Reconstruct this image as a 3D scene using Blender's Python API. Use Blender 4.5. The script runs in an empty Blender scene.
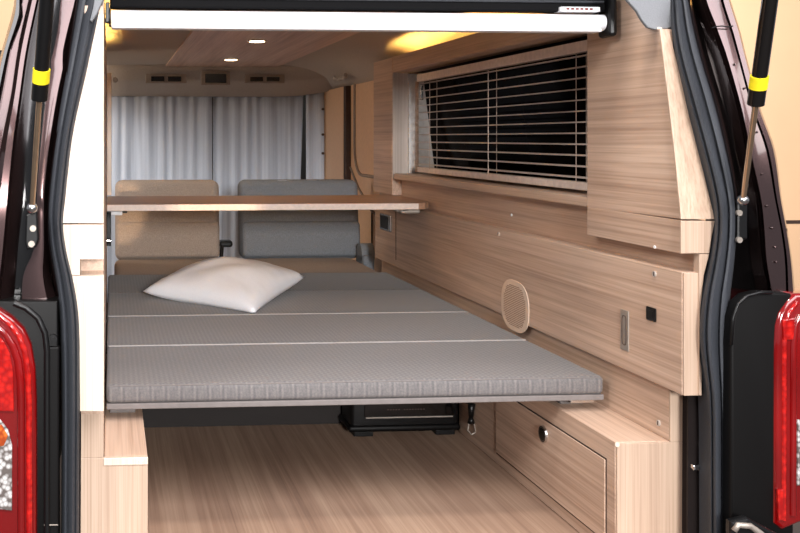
import bpy, bmesh, math, random
from mathutils import Vector, Matrix, noise as mnoise
random.seed(4)
scene = bpy.context.scene
COL = scene.collection
PI = math.pi
# ------------------------------------------------------------------ camera
F = 950.0; CX = 175.0; CY = 138.0; TH = math.atan(65/950.0)
H = 1.525                      # eye height above the hall ground
FL = H - .905                  # van floor height
FWD = Vector((math.sin(TH), math.cos(TH), 0)); RGT = Vector((math.cos(TH), -math.sin(TH), 0))
cam = bpy.data.cameras.new('camera'); camo = bpy.data.objects.new('camera', cam); COL.objects.link(camo)
camo.location = (0, 0, H); camo.rotation_euler = (PI/2, 0, -TH)
cam.sensor_width = 36; cam.lens = F/800*36
cam.shift_x = (400-CX)/800; cam.shift_y = -(266.5-CY)/800
cam.clip_start = .05; cam.clip_end = 100
scene.camera = camo

def P(px, py, X=None, Y=None, Z=None):
    """point of the world seen at a photo pixel on the plane X, Y or Z (Z relative to the eye)"""
    r = RGT*((px-CX)/F) + FWD + Vector((0, 0, (CY-py)/F))
    if Y is not None: t = Y/r.y
    elif X is not None: t = X/r.x
    else: t = Z/r.z
    return Vector((r.x*t, r.y*t, r.z*t + H))

# ------------------------------------------------------------------ materials
def lin(c):
    return tuple(((v/255)/12.92 if v/255 <= .04045 else ((v/255+.055)/1.055)**2.4) for v in c) + (1,)
def newmat(name):
    m = bpy.data.materials.new(name); m.use_nodes = True
    nt = m.node_tree; b = nt.nodes['Principled BSDF']
    return m, nt, b
def N(nt, t, **kw):
    n = nt.nodes.new(t)
    for k, v in kw.items(): setattr(n, k, v)
    return n
def coords(nt, scale):
    tc = N(nt, 'ShaderNodeTexCoord'); mp = N(nt, 'ShaderNodeMapping')
    mp.inputs['Scale'].default_value = scale
    nt.links.new(tc.outputs['Object'], mp.inputs['Vector'])
    return mp.outputs[0]
def noise(nt, scale, detail=3, rough=.55, dist=0):
    n = N(nt, 'ShaderNodeTexNoise'); nt.links.new(coords(nt, scale), n.inputs['Vector'])
    n.inputs['Scale'].default_value = 1; n.inputs['Detail'].default_value = detail
    n.inputs['Roughness'].default_value = rough; n.inputs['Distortion'].default_value = dist
    return n.outputs['Fac']
def ramp(nt, fac, stops):
    r = N(nt, 'ShaderNodeValToRGB'); e = r.color_ramp.elements
    while len(e) < len(stops): e.new(.5)
    for i, (p, c) in enumerate(stops): e[i].position = p; e[i].color = lin(c)
    nt.links.new(fac, r.inputs[0]); return r.outputs[0]
def math_(nt, op, a, b=0., c=None):
    n = N(nt, 'ShaderNodeMath', operation=op)
    for i, v in enumerate((a, b, c)):
        if v is None: continue
        if isinstance(v, (int, float)): n.inputs[i].default_value = v
        else: nt.links.new(v, n.inputs[i])
    return n.outputs[0]
def mix(nt, fac, a, b, mode='MIX'):
    n = N(nt, 'ShaderNodeMix', data_type='RGBA', blend_type=mode)
    for i, v in ((0, fac), (6, a), (7, b)):
        if isinstance(v, (int, float)): n.inputs[i].default_value = v
        elif isinstance(v, tuple): n.inputs[i].default_value = v
        else: nt.links.new(v, n.inputs[i])
    return n.outputs[2]
def bump(nt, b, h, strength=.2, dist=.002):
    n = N(nt, 'ShaderNodeBump'); n.inputs['Strength'].default_value = strength; n.inputs['Distance'].default_value = dist
    nt.links.new(h, n.inputs['Height']); nt.links.new(n.outputs[0], b.inputs['Normal'])

def wood(name, axis, dark, mid, light, rough=.42, wide=9, fine=70):
    m, nt, b = newmat(name)
    def sc(along, across):
        s = [across]*3; s['XYZ'.index(axis)] = along; return s
    n1 = noise(nt, sc(.7, wide), 4, .6, .5)
    n2 = noise(nt, sc(.9, fine), 4, .65, .3)
    n3 = noise(nt, sc(2.2, fine*3), 2, .5)
    f = math_(nt, 'ADD', math_(nt, 'MULTIPLY', n1, .5), math_(nt, 'MULTIPLY', n2, .5))
    c = ramp(nt, f, [(.30, dark), (.48, mid), (.62, light), (.78, mid)])
    pore = ramp(nt, n3, [(.32, (228, 222, 217)), (.55, (255, 255, 255))])
    c = mix(nt, .7, c, pore, 'MULTIPLY')
    nt.links.new(c, b.inputs['Base Color'])
    b.inputs['Roughness'].default_value = rough
    bump(nt, b, n2, .06, .001)
    return m
def plain(name, rgb, rough=.5, metal=0, coat=0, var=.04, scale=60, bmp=0, spec=.5):
    m, nt, b = newmat(name)
    n = noise(nt, (scale,)*3, 3)
    lo = tuple(max(0, v*(1-var)) for v in rgb); hi = tuple(min(255, v*(1+var)) for v in rgb)
    nt.links.new(ramp(nt, n, [(.3, lo), (.7, hi)]), b.inputs['Base Color'])
    b.inputs['Roughness'].default_value = rough; b.inputs['Metallic'].default_value = metal
    b.inputs['Coat Weight'].default_value = coat; b.inputs['Coat Roughness'].default_value = .06
    b.inputs['Specular IOR Level'].default_value = spec
    if bmp: bump(nt, b, n, bmp, .002)
    return m
def emit(name, rgb, s):
    m, nt, b = newmat(name)
    b.inputs['Base Color'].default_value = lin(rgb); b.inputs['Emission Color'].default_value = lin(rgb)
    b.inputs['Emission Strength'].default_value = s
    return m
WD, WM, WL = (160, 133, 115), (196, 167, 146), (215, 188, 167)
M = {}
M['wood_y'] = wood('wood_along_depth', 'Y', WD, WM, WL)
M['wood_z'] = wood('wood_upright', 'Z', (170, 144, 124), (192, 166, 145), (205, 181, 160), wide=12, fine=90)
M['wood_x'] = wood('wood_along_width', 'X', WD, WM, WL)
M['wood_pale_lit'] = wood('wood_pale_lit_upright', 'Z', (214, 192, 172), (226, 206, 188), (233, 216, 199), wide=10, fine=90)  # also paints the strong lamp light into the left end boards
M['wood_edge'] = wood('wood_edge_band', 'Y', (196, 168, 146), (208, 180, 158), (214, 190, 168))
M['ceil_wood'] = wood('wood_ceiling', 'Y', (182, 146, 126), (216, 182, 160), (232, 202, 182), wide=12)
M['floor'] = wood('wood_floor', 'Y', (128, 103, 88), (158, 130, 111), (176, 149, 128), rough=.5, wide=11, fine=60)
M['shelf_top'] = wood('wood_table', 'X', (160, 122, 98), (178, 140, 114), (190, 155, 130), rough=.35)
M['shelf_edge'] = plain('table_edge_band', (226, 208, 196), .45)
M['ceiling'] = plain('headliner_cloth', (184, 174, 164), .9, scale=150, bmp=.2)
M['felt'] = plain('grey_felt', (126, 128, 132), .95, scale=400, bmp=.3)
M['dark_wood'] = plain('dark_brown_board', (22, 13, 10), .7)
M['black'] = plain('black_plastic', (13, 13, 14), .36, scale=300, spec=.35)
M['black_satin'] = plain('black_satin', (8, 7, 7), .5, scale=200, bmp=.05, spec=.2)
M['black_matte'] = plain('black_matte', (10, 10, 12), .8, spec=.15)
M['black_gloss'] = plain('black_gloss', (8, 7, 7), .12, coat=.6)
M['rubber'] = plain('rubber_seal', (50, 53, 59), .68, scale=300, bmp=.1, var=.08)
M['paint'] = plain('brown_metallic_paint', (80, 61, 60), .22, metal=.85, coat=1, var=.02, scale=900)
M['paint_trim'] = plain('dark_brown_trim', (24, 17, 16), .7, spec=.2)
M['chrome'] = plain('chrome', (200, 200, 200), .2, metal=1)
M['steel'] = plain('brushed_steel', (172, 162, 152), .4, metal=.6)
M['rod'] = plain('strut_rod', (196, 172, 145), .22, metal=.9)
M['silver'] = plain('silver_lock', (196, 190, 184), .35, metal=.3)
M['wood_grey'] = wood('wood_grey_upright', 'Z', (176, 164, 156), (196, 184, 175), (208, 197, 189), wide=14, fine=90)
M['white'] = plain('white_plastic', (232, 232, 234), .45)
M['roller'] = plain('roller_white', (238, 240, 245), .5, var=.01)
M['yellow'] = plain('yellow_tape', (238, 216, 30), .5)
M['peach'] = plain('peach_wall', (244, 203, 163), .8, var=.02, scale=1.2)
M['peach_door'] = plain('peach_door_trim', (232, 192, 154), .5, var=.02)
M['hall_floor'] = plain('hall_carpet', (70, 64, 62), .9, scale=80, bmp=.2)
M['groove'] = plain('dark_groove', (70, 52, 44), .8)
M['grille_hole'] = plain('grille_hole', (148, 120, 102), .8)
M['grille'] = plain('speaker_cover', (218, 194, 172), .5, var=.01)
M['slat'] = plain('blind_slat', (236, 222, 212), .45)
M['cord'] = plain('blind_cord', (222, 202, 188), .7)
M['jamb'] = plain('window_jamb_grey', (232, 230, 228), .7)
M['glow'] = emit('led_strip_warm', (255, 208, 112), 60)
M['lamp'] = emit('downlight_warm', (255, 222, 180), 9)
M['screen'] = plain('dark_screen', (18, 14, 13), .25)
M['vent'] = plain('vent_frame', (156, 143, 131), .7)
M['seat_tan'] = plain('seat_cloth_tan', (168, 154, 142), .92, scale=220, bmp=.3, var=.08)
M['seat_grey'] = plain('seat_cloth_grey', (128, 133, 139), .92, scale=220, bmp=.3, var=.08)
M['seat_brown'] = plain('seat_cushion_brown', (160, 147, 138), .92, scale=220, bmp=.3, var=.08)
M['piping'] = plain('mat_piping', (168, 163, 160), .8)
M['mat_edge'] = plain('grey_board', (120, 114, 112), .8)

def glass_mat():
    m, nt, b = newmat('tinted_glass')
    b.inputs['Base Color'].default_value = (.005, .004, .004, 1)
    n = noise(nt, (3, 3, 3), 2)
    nt.links.new(math_(nt, 'ADD', math_(nt, 'MULTIPLY', n, .05), .05), b.inputs['Roughness'])
    b.inputs['Transmission Weight'].default_value = .05
    b.inputs['IOR'].default_value = 1.08; b.inputs['Specular IOR Level'].default_value = .15
    return m
M['glass'] = glass_mat()
def mattress_mat():
    m, nt, b = newmat('mat_weave')
    tc = N(nt, 'ShaderNodeTexCoord'); sp = N(nt, 'ShaderNodeSeparateXYZ'); nt.links.new(tc.outputs['Object'], sp.inputs[0])
    sx = math_(nt, 'SINE', math_(nt, 'MULTIPLY', sp.outputs[0], 2*PI/.012))
    yz = math_(nt, 'ADD', math_(nt, 'ADD', sp.outputs[1], math_(nt, 'MULTIPLY', sp.outputs[2], .12)), math_(nt, 'MULTIPLY', sp.outputs[0], .5))
    sy = math_(nt, 'SINE', math_(nt, 'MULTIPLY', yz, 2*PI/.0165))
    w = math_(nt, 'ADD', math_(nt, 'MULTIPLY', math_(nt, 'MULTIPLY', sx, sy), .5), math_(nt, 'MULTIPLY', sx, .3))
    n = noise(nt, (260, 260, 260), 2); n2 = noise(nt, (3, 3, 3), 2)
    f = math_(nt, 'ADD', math_(nt, 'ADD', math_(nt, 'MULTIPLY', w, .22), .25), math_(nt, 'MULTIPLY', n, .5))
    c = ramp(nt, f, [(.15, (84, 83, 86)), (.5, (110, 107, 107)), (.85, (138, 133, 130))])
    nt.links.new(c, b.inputs['Base Color']); b.inputs['Roughness'].default_value = .9
    b.inputs['Sheen Weight'].default_value = .15
    bump(nt, b, f, .12, .001)
    return m
M['mat'] = mattress_mat()
def curtain_mat():
    m, nt, b = newmat('curtain_cloth')
    f = noise(nt, (55, 1, .6), 3, .6); g = noise(nt, (300, 2, 300), 2)
    c = ramp(nt, math_(nt, 'ADD', math_(nt, 'MULTIPLY', f, .7), math_(nt, 'MULTIPLY', g, .3)), [(.3, (172, 182, 198)), (.5, (194, 204, 219)), (.7, (210, 219, 232))])
    nt.links.new(c, b.inputs['Base Color']); b.inputs['Roughness'].default_value = .9
    return m
M['curtain'] = curtain_mat()
def pillow_mat():
    m, nt, b = newmat('pillow_cotton')
    f = noise(nt, (12, 12, 12), 3); g = noise(nt, (500, 500, 500), 2)
    nt.links.new(ramp(nt, g, [(.3, (236, 237, 241)), (.7, (246, 247, 250))]), b.inputs['Base Color'])
    b.inputs['Roughness'].default_value = .9; bump(nt, b, f, .25, .01)
    return m
M['pillow'] = pillow_mat()
def lens_mat(name, rgb, rgb2, sc, rough=.12):
    m, nt, b = newmat(name)
    v = N(nt, 'ShaderNodeTexVoronoi'); nt.links.new(coords(nt, (sc, sc, sc)), v.inputs['Vector']); v.inputs['Scale'].default_value = 1
    nt.links.new(ramp(nt, v.outputs['Distance'], [(.1, rgb), (.7, rgb2)]), b.inputs['Base Color'])
    b.inputs['Roughness'].default_value = rough; b.inputs['Coat Weight'].default_value = 1
    b.inputs['Coat Roughness'].default_value = .04
    bump(nt, b, v.outputs['Distance'], .3, .004)
    return m
M['lens_red'] = lens_mat('lens_red', (138, 7, 9), (108, 4, 6), 8)
M['lens_bright'] = lens_mat('lens_bright_red', (196, 28, 20), (146, 10, 10), 90)
M['lens_dark'] = lens_mat('lens_dark_red', (120, 4, 8), (90, 2, 5), 8)
M['lens_clear'] = lens_mat('lens_clear', (226, 224, 222), (96, 88, 84), 110)
M['lens_amber'] = lens_mat('lens_amber', (214, 110, 40), (150, 60, 20), 120)

# ------------------------------------------------------------------ object helpers
def link(name, bm, mat, parent=None, smooth=False, recalc=True):
    if recalc: bmesh.ops.recalc_face_normals(bm, faces=bm.faces)
    me = bpy.data.meshes.new(name)
    off = Vector((0, 0, 0))
    if parent is not None:
        p = parent
        while p is not None: off += p.location; p = p.parent
        bmesh.ops.translate(bm, vec=-off, verts=bm.verts)
    bm.to_mesh(me); bm.free()
    for m in (mat if isinstance(mat, (list, tuple)) else [mat]): me.materials.append(m)
    o = bpy.data.objects.new(name, me); COL.objects.link(o)
    if parent is not None: o.parent = parent
    if smooth:
        for p in me.polygons: p.use_smooth = True
    return o
def tag(o, label, cat, group=None):
    o['label'] = label; o['category'] = cat
    if group: o['group'] = group
    return o
def thing(name, label, cat, loc, group=None):
    o = bpy.data.objects.new(name, None); COL.objects.link(o); o.location = loc; o.empty_display_size = .1
    return tag(o, label, cat, group)
def struct(name, bm, mat, parent=None, smooth=False):
    o = link(name, bm, mat, parent, smooth); o['kind'] = 'structure'; return o
def B(): return bmesh.new()
def box(bm, x0, x1, y0, y1, z0, z1, bev=.0015, seg=2, rel=True):
    """box; z values relative to the eye when rel"""
    if rel: z0 += H; z1 += H
    r = bmesh.ops.create_cube(bm, size=1)
    vs = r['verts']
    for v in vs:
        v.co = Vector((x0 + (v.co.x+.5)*(x1-x0), y0 + (v.co.y+.5)*(y1-y0), z0 + (v.co.z+.5)*(z1-z0)))
    if bev:
        es = list({e for v in vs for e in v.link_edges})
        bmesh.ops.bevel(bm, geom=es, offset=bev, segments=seg, affect='EDGES', profile=.5)
    return bm
def bx(*a, **k): return box(B(), *a, **k)
def poly_prism(bm, pts, vec, bev=0, seg=2):
    """pts: world points of a planar outline; extruded by vec"""
    vec = Vector(vec)
    a = [bm.verts.new(p) for p in pts]; b = [bm.verts.new(Vector(p)+vec) for p in pts]
    n = len(pts)
    f1 = bm.faces.new(a); f2 = bm.faces.new(b[::-1])
    for i in range(n): bm.faces.new((a[i], b[i], b[(i+1) % n], a[(i+1) % n]))
    if bev:
        bmesh.ops.recalc_face_normals(bm, faces=bm.faces)
        es = list(f1.edges) + list(f2.edges)
        bmesh.ops.bevel(bm, geom=es, offset=bev, segments=seg, affect='EDGES', profile=.5)
    return bm
def tube(bm, p0, p1, r0, r1=None, n=20, caps=True):
    p0 = Vector(p0); p1 = Vector(p1); r1 = r0 if r1 is None else r1
    d = (p1-p0); L = d.length; q = d.to_track_quat('Z', 'Y').to_matrix().to_4x4()
    bmesh.ops.create_cone(bm, cap_ends=caps, segments=n, radius1=r0, radius2=r1, depth=L, matrix=Matrix.Translation((p0+p1)/2) @ q)
    return bm
def path_tube(bm, pts, r, n=8, closed=False):
    pts = [Vector(p) for p in pts]; rings = []; N_ = len(pts)
    for i, p in enumerate(pts):
        if closed: t = pts[(i+1) % N_]-pts[i-1]
        else: t = pts[min(i+1, N_-1)]-pts[max(i-1, 0)]
        t.normalize(); a = t.cross(Vector((0, 1, .01))); 
        if a.length < .1: a = t.cross(Vector((1, 0, 0)))
        a.normalize(); b = t.cross(a)
        rings.append([bm.verts.new(p + (a*math.cos(2*PI*k/n)+b*math.sin(2*PI*k/n))*r) for k in range(n)])
    for i in range(N_ if closed else N_-1):
        A = rings[i]; Bn = rings[(i+1) % N_]
        for k in range(n): bm.faces.new((A[k], A[(k+1) % n], Bn[(k+1) % n], Bn[k]))
    if not closed:
        bm.faces.new(rings[0]); bm.faces.new(rings[-1][::-1])
    return bm
def catmull(rows, y):
    ys = [r[0] for r in rows]
    if y <= ys[0]: return rows[0][1]
    if y >= ys[-1]: return rows[-1][1]
    i = max(k for k in range(len(ys)) if ys[k] <= y)
    i = min(i, len(ys)-2)
    t = (y-ys[i])/(ys[i+1]-ys[i])
    p1, p2 = rows[i][1], rows[i+1][1]
    h = ys[i+1]-ys[i]
    def slope(k, j):
        if k <= 0 or k >= len(ys)-1:
            k2 = min(max(k, 0), len(ys)-1)
            if k2 == 0: return (rows[1][1][j]-rows[0][1][j])/(ys[1]-ys[0])
            return (rows[-1][1][j]-rows[-2][1][j])/(ys[-1]-ys[-2])
        return (rows[k+1][1][j]-rows[k-1][1][j])/(ys[k+1]-ys[k-1])
    out = []
    for j in range(len(p1)):
        a, b, m1, m2 = p1[j], p2[j], slope(i, j)*h, slope(i+1, j)*h
        out.append((2*t**3-3*t**2+1)*a+(t**3-2*t**2+t)*m1+(-2*t**3+3*t**2)*b+(t**3-t**2)*m2)
    return out
def YB(py):                        # rake of the tailgate opening: its plane leans in towards the roof
    return 1.90 if py > 215 else 1.90 + .115*max(0, (215-py)/215)**1.5
def loft(rows, prof, back=.06, step=9, ybase=YB):
    """rows: (py, [edge px ...]); prof: (u, dY) across the section, u indexes the edges; closed behind"""
    bm = B(); y = rows[0][0]; sects = []; ylist = []
    while y < rows[-1][0]: ylist.append(y); y += step
    ylist.append(rows[-1][0])
    for py in ylist:
        e = catmull(rows, py); s = []
        for u, dy in prof:
            k = min(int(u), len(e)-2); px = e[k]+(e[k+1]-e[k])*(u-k)
            s.append(P(px, py, Y=ybase(py)+dy))
        s.append(s[-1]+Vector((0, back, 0))); s.append(s[0]+Vector((0, back, 0)))
        sects.append([bm.verts.new(p) for p in s])
    n = len(sects[0])
    for a, b in zip(sects, sects[1:]):
        for k in range(n): bm.faces.new((a[k], a[(k+1) % n], b[(k+1) % n], b[k]))
    bm.faces.new(sects[0]); bm.faces.new(sects[-1][::-1])
    return bm
def shade(o, ang=35):
    for p in o.data.polygons: p.use_smooth = True
    try: o.data.set_sharp_from_angle(angle=math.radians(ang))
    except Exception: pass
    return o

# ------------------------------------------------------------------ van interior shell
XL, XR = -.013, 1.17            # inner faces of the left and right furniture
YE = 5.62                       # bulkhead curtain
struct('floor', bx(-.02, 1.25, 1.72, 4.3, -.925, -.905), M['floor'])
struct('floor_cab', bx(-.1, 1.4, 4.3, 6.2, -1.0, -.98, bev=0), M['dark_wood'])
struct('wall_back', bx(-.013, 1.19, 2.965, 2.98, -.904, -.64, bev=0), M['dark_wood'])
struct('wall_left', bx(-.035, XL, 1.98, 4.2, -.905, .27), M['wood_y'])
struct('wall_left_front', bx(-.09, -.075, 4.2, 4.45, -.98, .4, bev=0), M['peach_door'])
struct('wall_right', bx(1.21, 1.225, 1.883, 4.2, -.53, -.17, bev=0), M['wood_y'])
struct('wall_outer', bx(1.40, 1.42, 2.35, 4.22, -.905, .42, bev=0), M['black_satin'])
struct('wall_outer_left', bx(-.16, -.14, 2.0, 4.2, -.905, .42, bev=0), M['black_satin'])
struct('wall_end', bx(-.16, 1.42, 6.2, 6.22, -1.0, .42, bev=0), M['black_satin'])
# ceiling: cloth headliner with a planked wooden centre, stepped header in front of the cab
struct('ceiling', bx(-.16, 1.42, 2.02, 6.2, .402, .42, bev=0), M['ceiling'])
struct('ceiling_panel', bx(.305, .93, 2.1, 5.22, .394, .402), M['ceil_wood'])
def header():
    bm = B(); pr = []
    for (y, z) in ((5.22, .402), (5.25, .37), (5.30, .325), (5.31, .318), (5.38, .30), (5.46, .27), (5.52, .246), (5.60, .242)):
        pr.append((y, z))
    xs = [-.14, .1, .5, .95, 1.1, 1.2, 1.30, 1.39]
    rows = []
    for x in xs:
        k = 0 if x < 1.0 else (x-1.0)/.39
        rows.append([bm.verts.new((x, y - k*.10, H+z + min(max(0,k)**1.6*.05, .402-z))) for y, z in pr])
    for a, b in zip(rows, rows[1:]):
        for i in range(len(pr)-1): bm.faces.new((a[i], a[i+1], b[i+1], b[i]))
    r = bmesh.ops.extrude_face_region(bm, geom=bm.faces[:])
    for v in r['geom']:
        if isinstance(v, bmesh.types.BMVert): v.co.z += .04; v.co.y += .05
    return bm
struct('ceiling_header', header(), M['ceiling'], smooth=True)
# roof side rail above the sliding door, its lower edge rounded
bm = B(); rows = []
for jy in range(19):
    y = 3.5 + jy*.12; k = min(1, max(0, (y-3.6)/.7)); k = k*k*(3-2*k)
    rows.append([bm.verts.new((.93+.36*u/12, y, H+.4015-k*.119*(u/12)**2.4)) for u in range(13)] + [bm.verts.new((1.40, y, H+.4015-k*.12)), bm.verts.new((1.40, y, H+.41)), bm.verts.new((.93, y, H+.41))])
for a, b in zip(rows, rows[1:]):
    n = len(a)
    for q in range(n): bm.faces.new((a[q], a[(q+1) % n], b[(q+1) % n], b[q]))
bm.faces.new(rows[0]); bm.faces.new(rows[-1][::-1])
shade(struct('trim_1', bm, M['ceiling']), 40)
# under the bed: end of the luggage well on the right
# sliding door on the right, its inner trim with a rounded window frame
door = struct('door_1', bx(1.29, 1.32, 4.2, 5.60, -.98, .285), M['peach_door'])
def rrect(y0, y1, z0, z1, x, r, n=6):
    pts = []
    for cy, cz, a0 in ((y1-r, z1-r, 0), (y0+r, z1-r, 90), (y0+r, z0+r, 180), (y1-r, z0+r, 270)):
        for k in range(n+1):
            a = math.radians(a0+90*k/n); pts.append(Vector((x, cy+r*math.cos(a), H+cz+r*math.sin(a))))
    return pts
bm = B(); path_tube(bm, rrect(4.05, 4.93, -.19, .40, 1.287, .14), .008, closed=True)
link('door_window_frame', bm, M['seat_brown'], door, smooth=True)
bm = B(); box(bm, 1.262, 1.29, 5.02, 5.07, -.9, .28); link('door_post', bm, M['groove'], door)
bm = B(); path_tube(bm, [Vector((1.286, y, H+z)) for y, z in ((5.05, -.14), (4.85, -.26), (4.60, -.36), (4.3, -.40))], .006)
link('door_crease', bm, M['seat_brown'], door, smooth=True)
bm = B(); box(bm, 1.284, 1.29, 4.6, 4.606, -.95, -.36, bev=0); link('door_seam', bm, M['groove'], door)
# ------------------------------------------------------------------ window with its recess
win = struct('window_1', poly_prism(B(), [Vector((1.345, 2.2, H-.14)), Vector((1.295, 2.2, H+.262)), Vector((1.305, 2.2, H+.262)), Vector((1.355, 2.2, H-.14))], (0, 1.66, 0)), M['glass'])
bm = B()
poly_prism(bm, [Vector((1.235, 3.86, H-.145)), Vector((1.235, 3.86, H+.265)), Vector((1.37, 3.86, H+.265)), Vector((1.37, 3.86, H-.145))], (0, .02, 0))
link('window_jamb', bm, M['jamb'], win)
bm = B(); box(bm, 1.262, 1.272, 3.845, 3.86, -.14, .235); link('window_frame', bm, M['wood_edge'], win)
bm = B(); box(bm, 1.372, 1.39, 2.1, 3.9, -.16, .27, bev=0); link('window_dark_backing', bm, M['black_matte'], win)  # unseen black sheet behind the glass, standing in for the dark outside
struct('trim_2', bx(1.171, 1.37, P(587, 120, X=XR).y+.002, 3.858, -.170, -.146, bev=.003), M['wood_edge'])      # window sill
# ------------------------------------------------------------------ right-hand furniture
t = thing('side_cabinet', 'long wood-grain side cabinet panel along right wall above the mattress', 'cabinet', (1.19, 3.0, H-.528))
bm = B(); box(bm, XR, 1.209, 1.872, 4.135, -.528, -.275, bev=.002); link('front_panel', bm, M['wood_y'], t)
# end board in upright grain
bm = B(); box(bm, XR+.001, 1.2085, 1.866, 1.8715, -.527, -.276, bev=.001); link('end_board', bm, M['wood_z'], t)
# speaker grille
sp_c = P(515, 306, X=XR)
def ellip(c, ry, rz, n=40, dx=0, p=2.6):
    out = []
    for k in range(n):
        a = 2*PI*k/n; cc, ss = math.cos(a), math.sin(a)
        out.append(Vector((c.x+dx, c.y+ry*math.copysign(abs(cc)**(2/p), cc), c.z+rz*math.copysign(abs(ss)**(2/p), ss))))
    return out
bm = B(); poly_prism(bm, ellip(sp_c, .094, .074, dx=-.002), (.003, 0, 0), .0008)
gr = link('speaker_grille', bm, M['grille'], t)
bm = B()
for i in range(-9, 10):
    for j in range(-12, 13):
        yy = i*.0078; zz = j*.0052
        if abs(yy/.076)**2.4+abs(zz/.062)**2.4 < 1:
            box(bm, sp_c.x-.0026, sp_c.x-.0019, sp_c.y+yy-.0028, sp_c.y+yy+.0028, sp_c.z+zz-.0013-H, sp_c.z+zz+.0013-H, bev=0)
o = link('grille_holes', bm, M['grille_hole'], gr, recalc=False)
# flush pull handle
a = P(621.5, 331, X=XR); b = P(629.5, 331, X=XR)
zt = P(625, 310, X=XR).z-H; zb = P(625, 350, X=XR).z-H
bm = B(); box(bm, XR-.003, XR, b.y, a.y, zb, zt, bev=.001)
h = link('pull_handle', bm, M['steel'], t); h['label'] = 'brushed steel flush pull handle'
ym = (a.y+b.y)/2; w = (a.y-b.y)
bm = B(); path_tube(bm, ellip(Vector((XR-.0035, ym, H+(zt+zb)/2)), w*.25, (zt-zb)*.36, 24, p=5), .0009, closed=True); link('handle_rim', bm, M['groove'], h)
# socket, lock
c = P(652, 314, X=XR)
bm = B(); box(bm, XR-.004, XR, c.y-.018, c.y+.018, c.z-H-.0145, c.z-H+.0145, bev=.003); s = link('socket', bm, M['black'], t); s['label'] = 'black socket'
bm = B(); box(bm, XR-.0046, XR-.004, c.y-.010, c.y+.010, c.z-H-.007, c.z-H+.007, bev=0); link('socket_insert', bm, M['black'], s)
def cam_lock(px, py, X, par, r=.006, nm='cam_lock'):
    c = P(px, py, X=X); bm = B(); tube(bm, (X, c.y, c.z), (X-.003, c.y, c.z), r); o = link(nm, bm, M['silver'], par)
    bm = B(); box(bm, X-.0036, X-.003, c.y-r*.2, c.y+r*.2, c.z-H-r*.7, c.z-H+r*.7, bev=0); link('lock_slot', bm, M['groove'], o)
cam_lock(655, 274, XR, t)
cam_lock(499, 234, XR, t, .006)
c = P(385, 222, X=XR)
bm = B(); box(bm, XR-.006, XR, c.y-.10, c.y+.06, c.z-H-.034, c.z-H+.034, bev=.004); s = link('power_outlet', bm, M['chrome'], t); s['label'] = 'silver framed black outlet'
bm = B(); box(bm, XR-.0075, XR-.006, c.y-.06, c.y+.045, c.z-H-.027, c.z-H+.027, bev=.001); link('outlet_face', bm, M['black'], s)
c = P(396, 238, X=XR); bm = B(); box(bm, XR-.001, XR, c.y-.003, c.y+.003, -.50, -.3, bev=0); link('panel_seam', bm, M['groove'], t)
for px, py in ((512, 215),):
    c = P(px, py, X=1.21); bm = B(); tube(bm, (1.21, c.y, c.z), (1.2075, c.y, c.z), .004); tag(link('screw_cap', bm, M['white']), 'tiny white screw cap on wood wall below the window sill', 'screw cap')

# lower wall strip with the recess behind the panel
t = thing('base_cabinet', 'low wood-grain cabinet on right with locked drawer below the side panel', 'cabinet', (1.12, 2.4, FL))
XD = 1.072
bm = B(); box(bm, XD, 1.232, 1.952, 2.86, -.904, -.647, bev=.002); link('carcass', bm, M['wood_y'], t)
bm = B(); box(bm, XD+.001, 1.243, 1.9455, 1.9515, -.904, -.648, bev=.001); link('end_board', bm, M['wood_z'], t)
bm = B(); box(bm, 1.19, 1.209, 1.952, 4.1, -.6465, -.5315, bev=.001); link('upper_wall', bm, M['wood_y'], t)
bm = B(); box(bm, 1.19, 1.243, 1.9455, 1.9515, -.6475, -.5315, bev=.001); link('upper_end_board', bm, M['wood_z'], t)
y0 = P(606, 500, X=XD).y; y1 = P(497, 430, X=XD).y
bm = B(); box(bm, XD-.0035, XD, y0, y1, -.872, -.697, bev=.001); dr = link('drawer', bm, M['wood_y'], t)
bm = B(); box(bm, XD-.0012, XD-.0004, y0-.004, y1+.003, -.876, -.693, bev=0); link('drawer_gap', bm, M['groove'], dr)
c = P(544, 434, X=XD-.0035)
bm = B(); tube(bm, (XD-.0035, c.y, c.z), (XD-.009, c.y, c.z), .0205, .0195, 28); lk = link('drawer_lock', bm, M['chrome'], dr); lk['label'] = 'round chrome lock'
bm = B(); tube(bm, (XD-.009, c.y, c.z), (XD-.0094, c.y, c.z), .0145, None, 24); 
link('lock_core', bm, M['black_gloss'], dr)
cam_lock(659, 423, 1.19, t, .0065)
c = P(617, 444.5, Y=1.945); bm = B(); tube(bm, (c.x, 1.9455, c.z), (c.x, 1.943, c.z), .005); link('screw_cap', bm, M['wood_pale_lit'], t)
# strap clip at the far end of the base cabinet
t = thing('strap_clip', 'small black clip with clear strap hanging beside the black box under bed', 'clip', P(471, 430, X=1.062))
c = P(471, 413, X=1.060)
bm = B(); tube(bm, c+Vector((0, -.004, .028)), c+Vector((0, 0, -.012)), .011, .007, 12); tube(bm, c+Vector((0, 0, -.012)), c+Vector((0, 0, -.03)), .006, .011, 12); link('knob', bm, M['black'], t, smooth=True)
bm = B(); path_tube(bm, [c+Vector((x, -.004, z)) for x, z in ((-.008, -.03), (-.011, -.05), (.0, -.062), (.013, -.055), (.008, -.03))], .0025); link('strap', bm, M['steel'], t)

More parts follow.
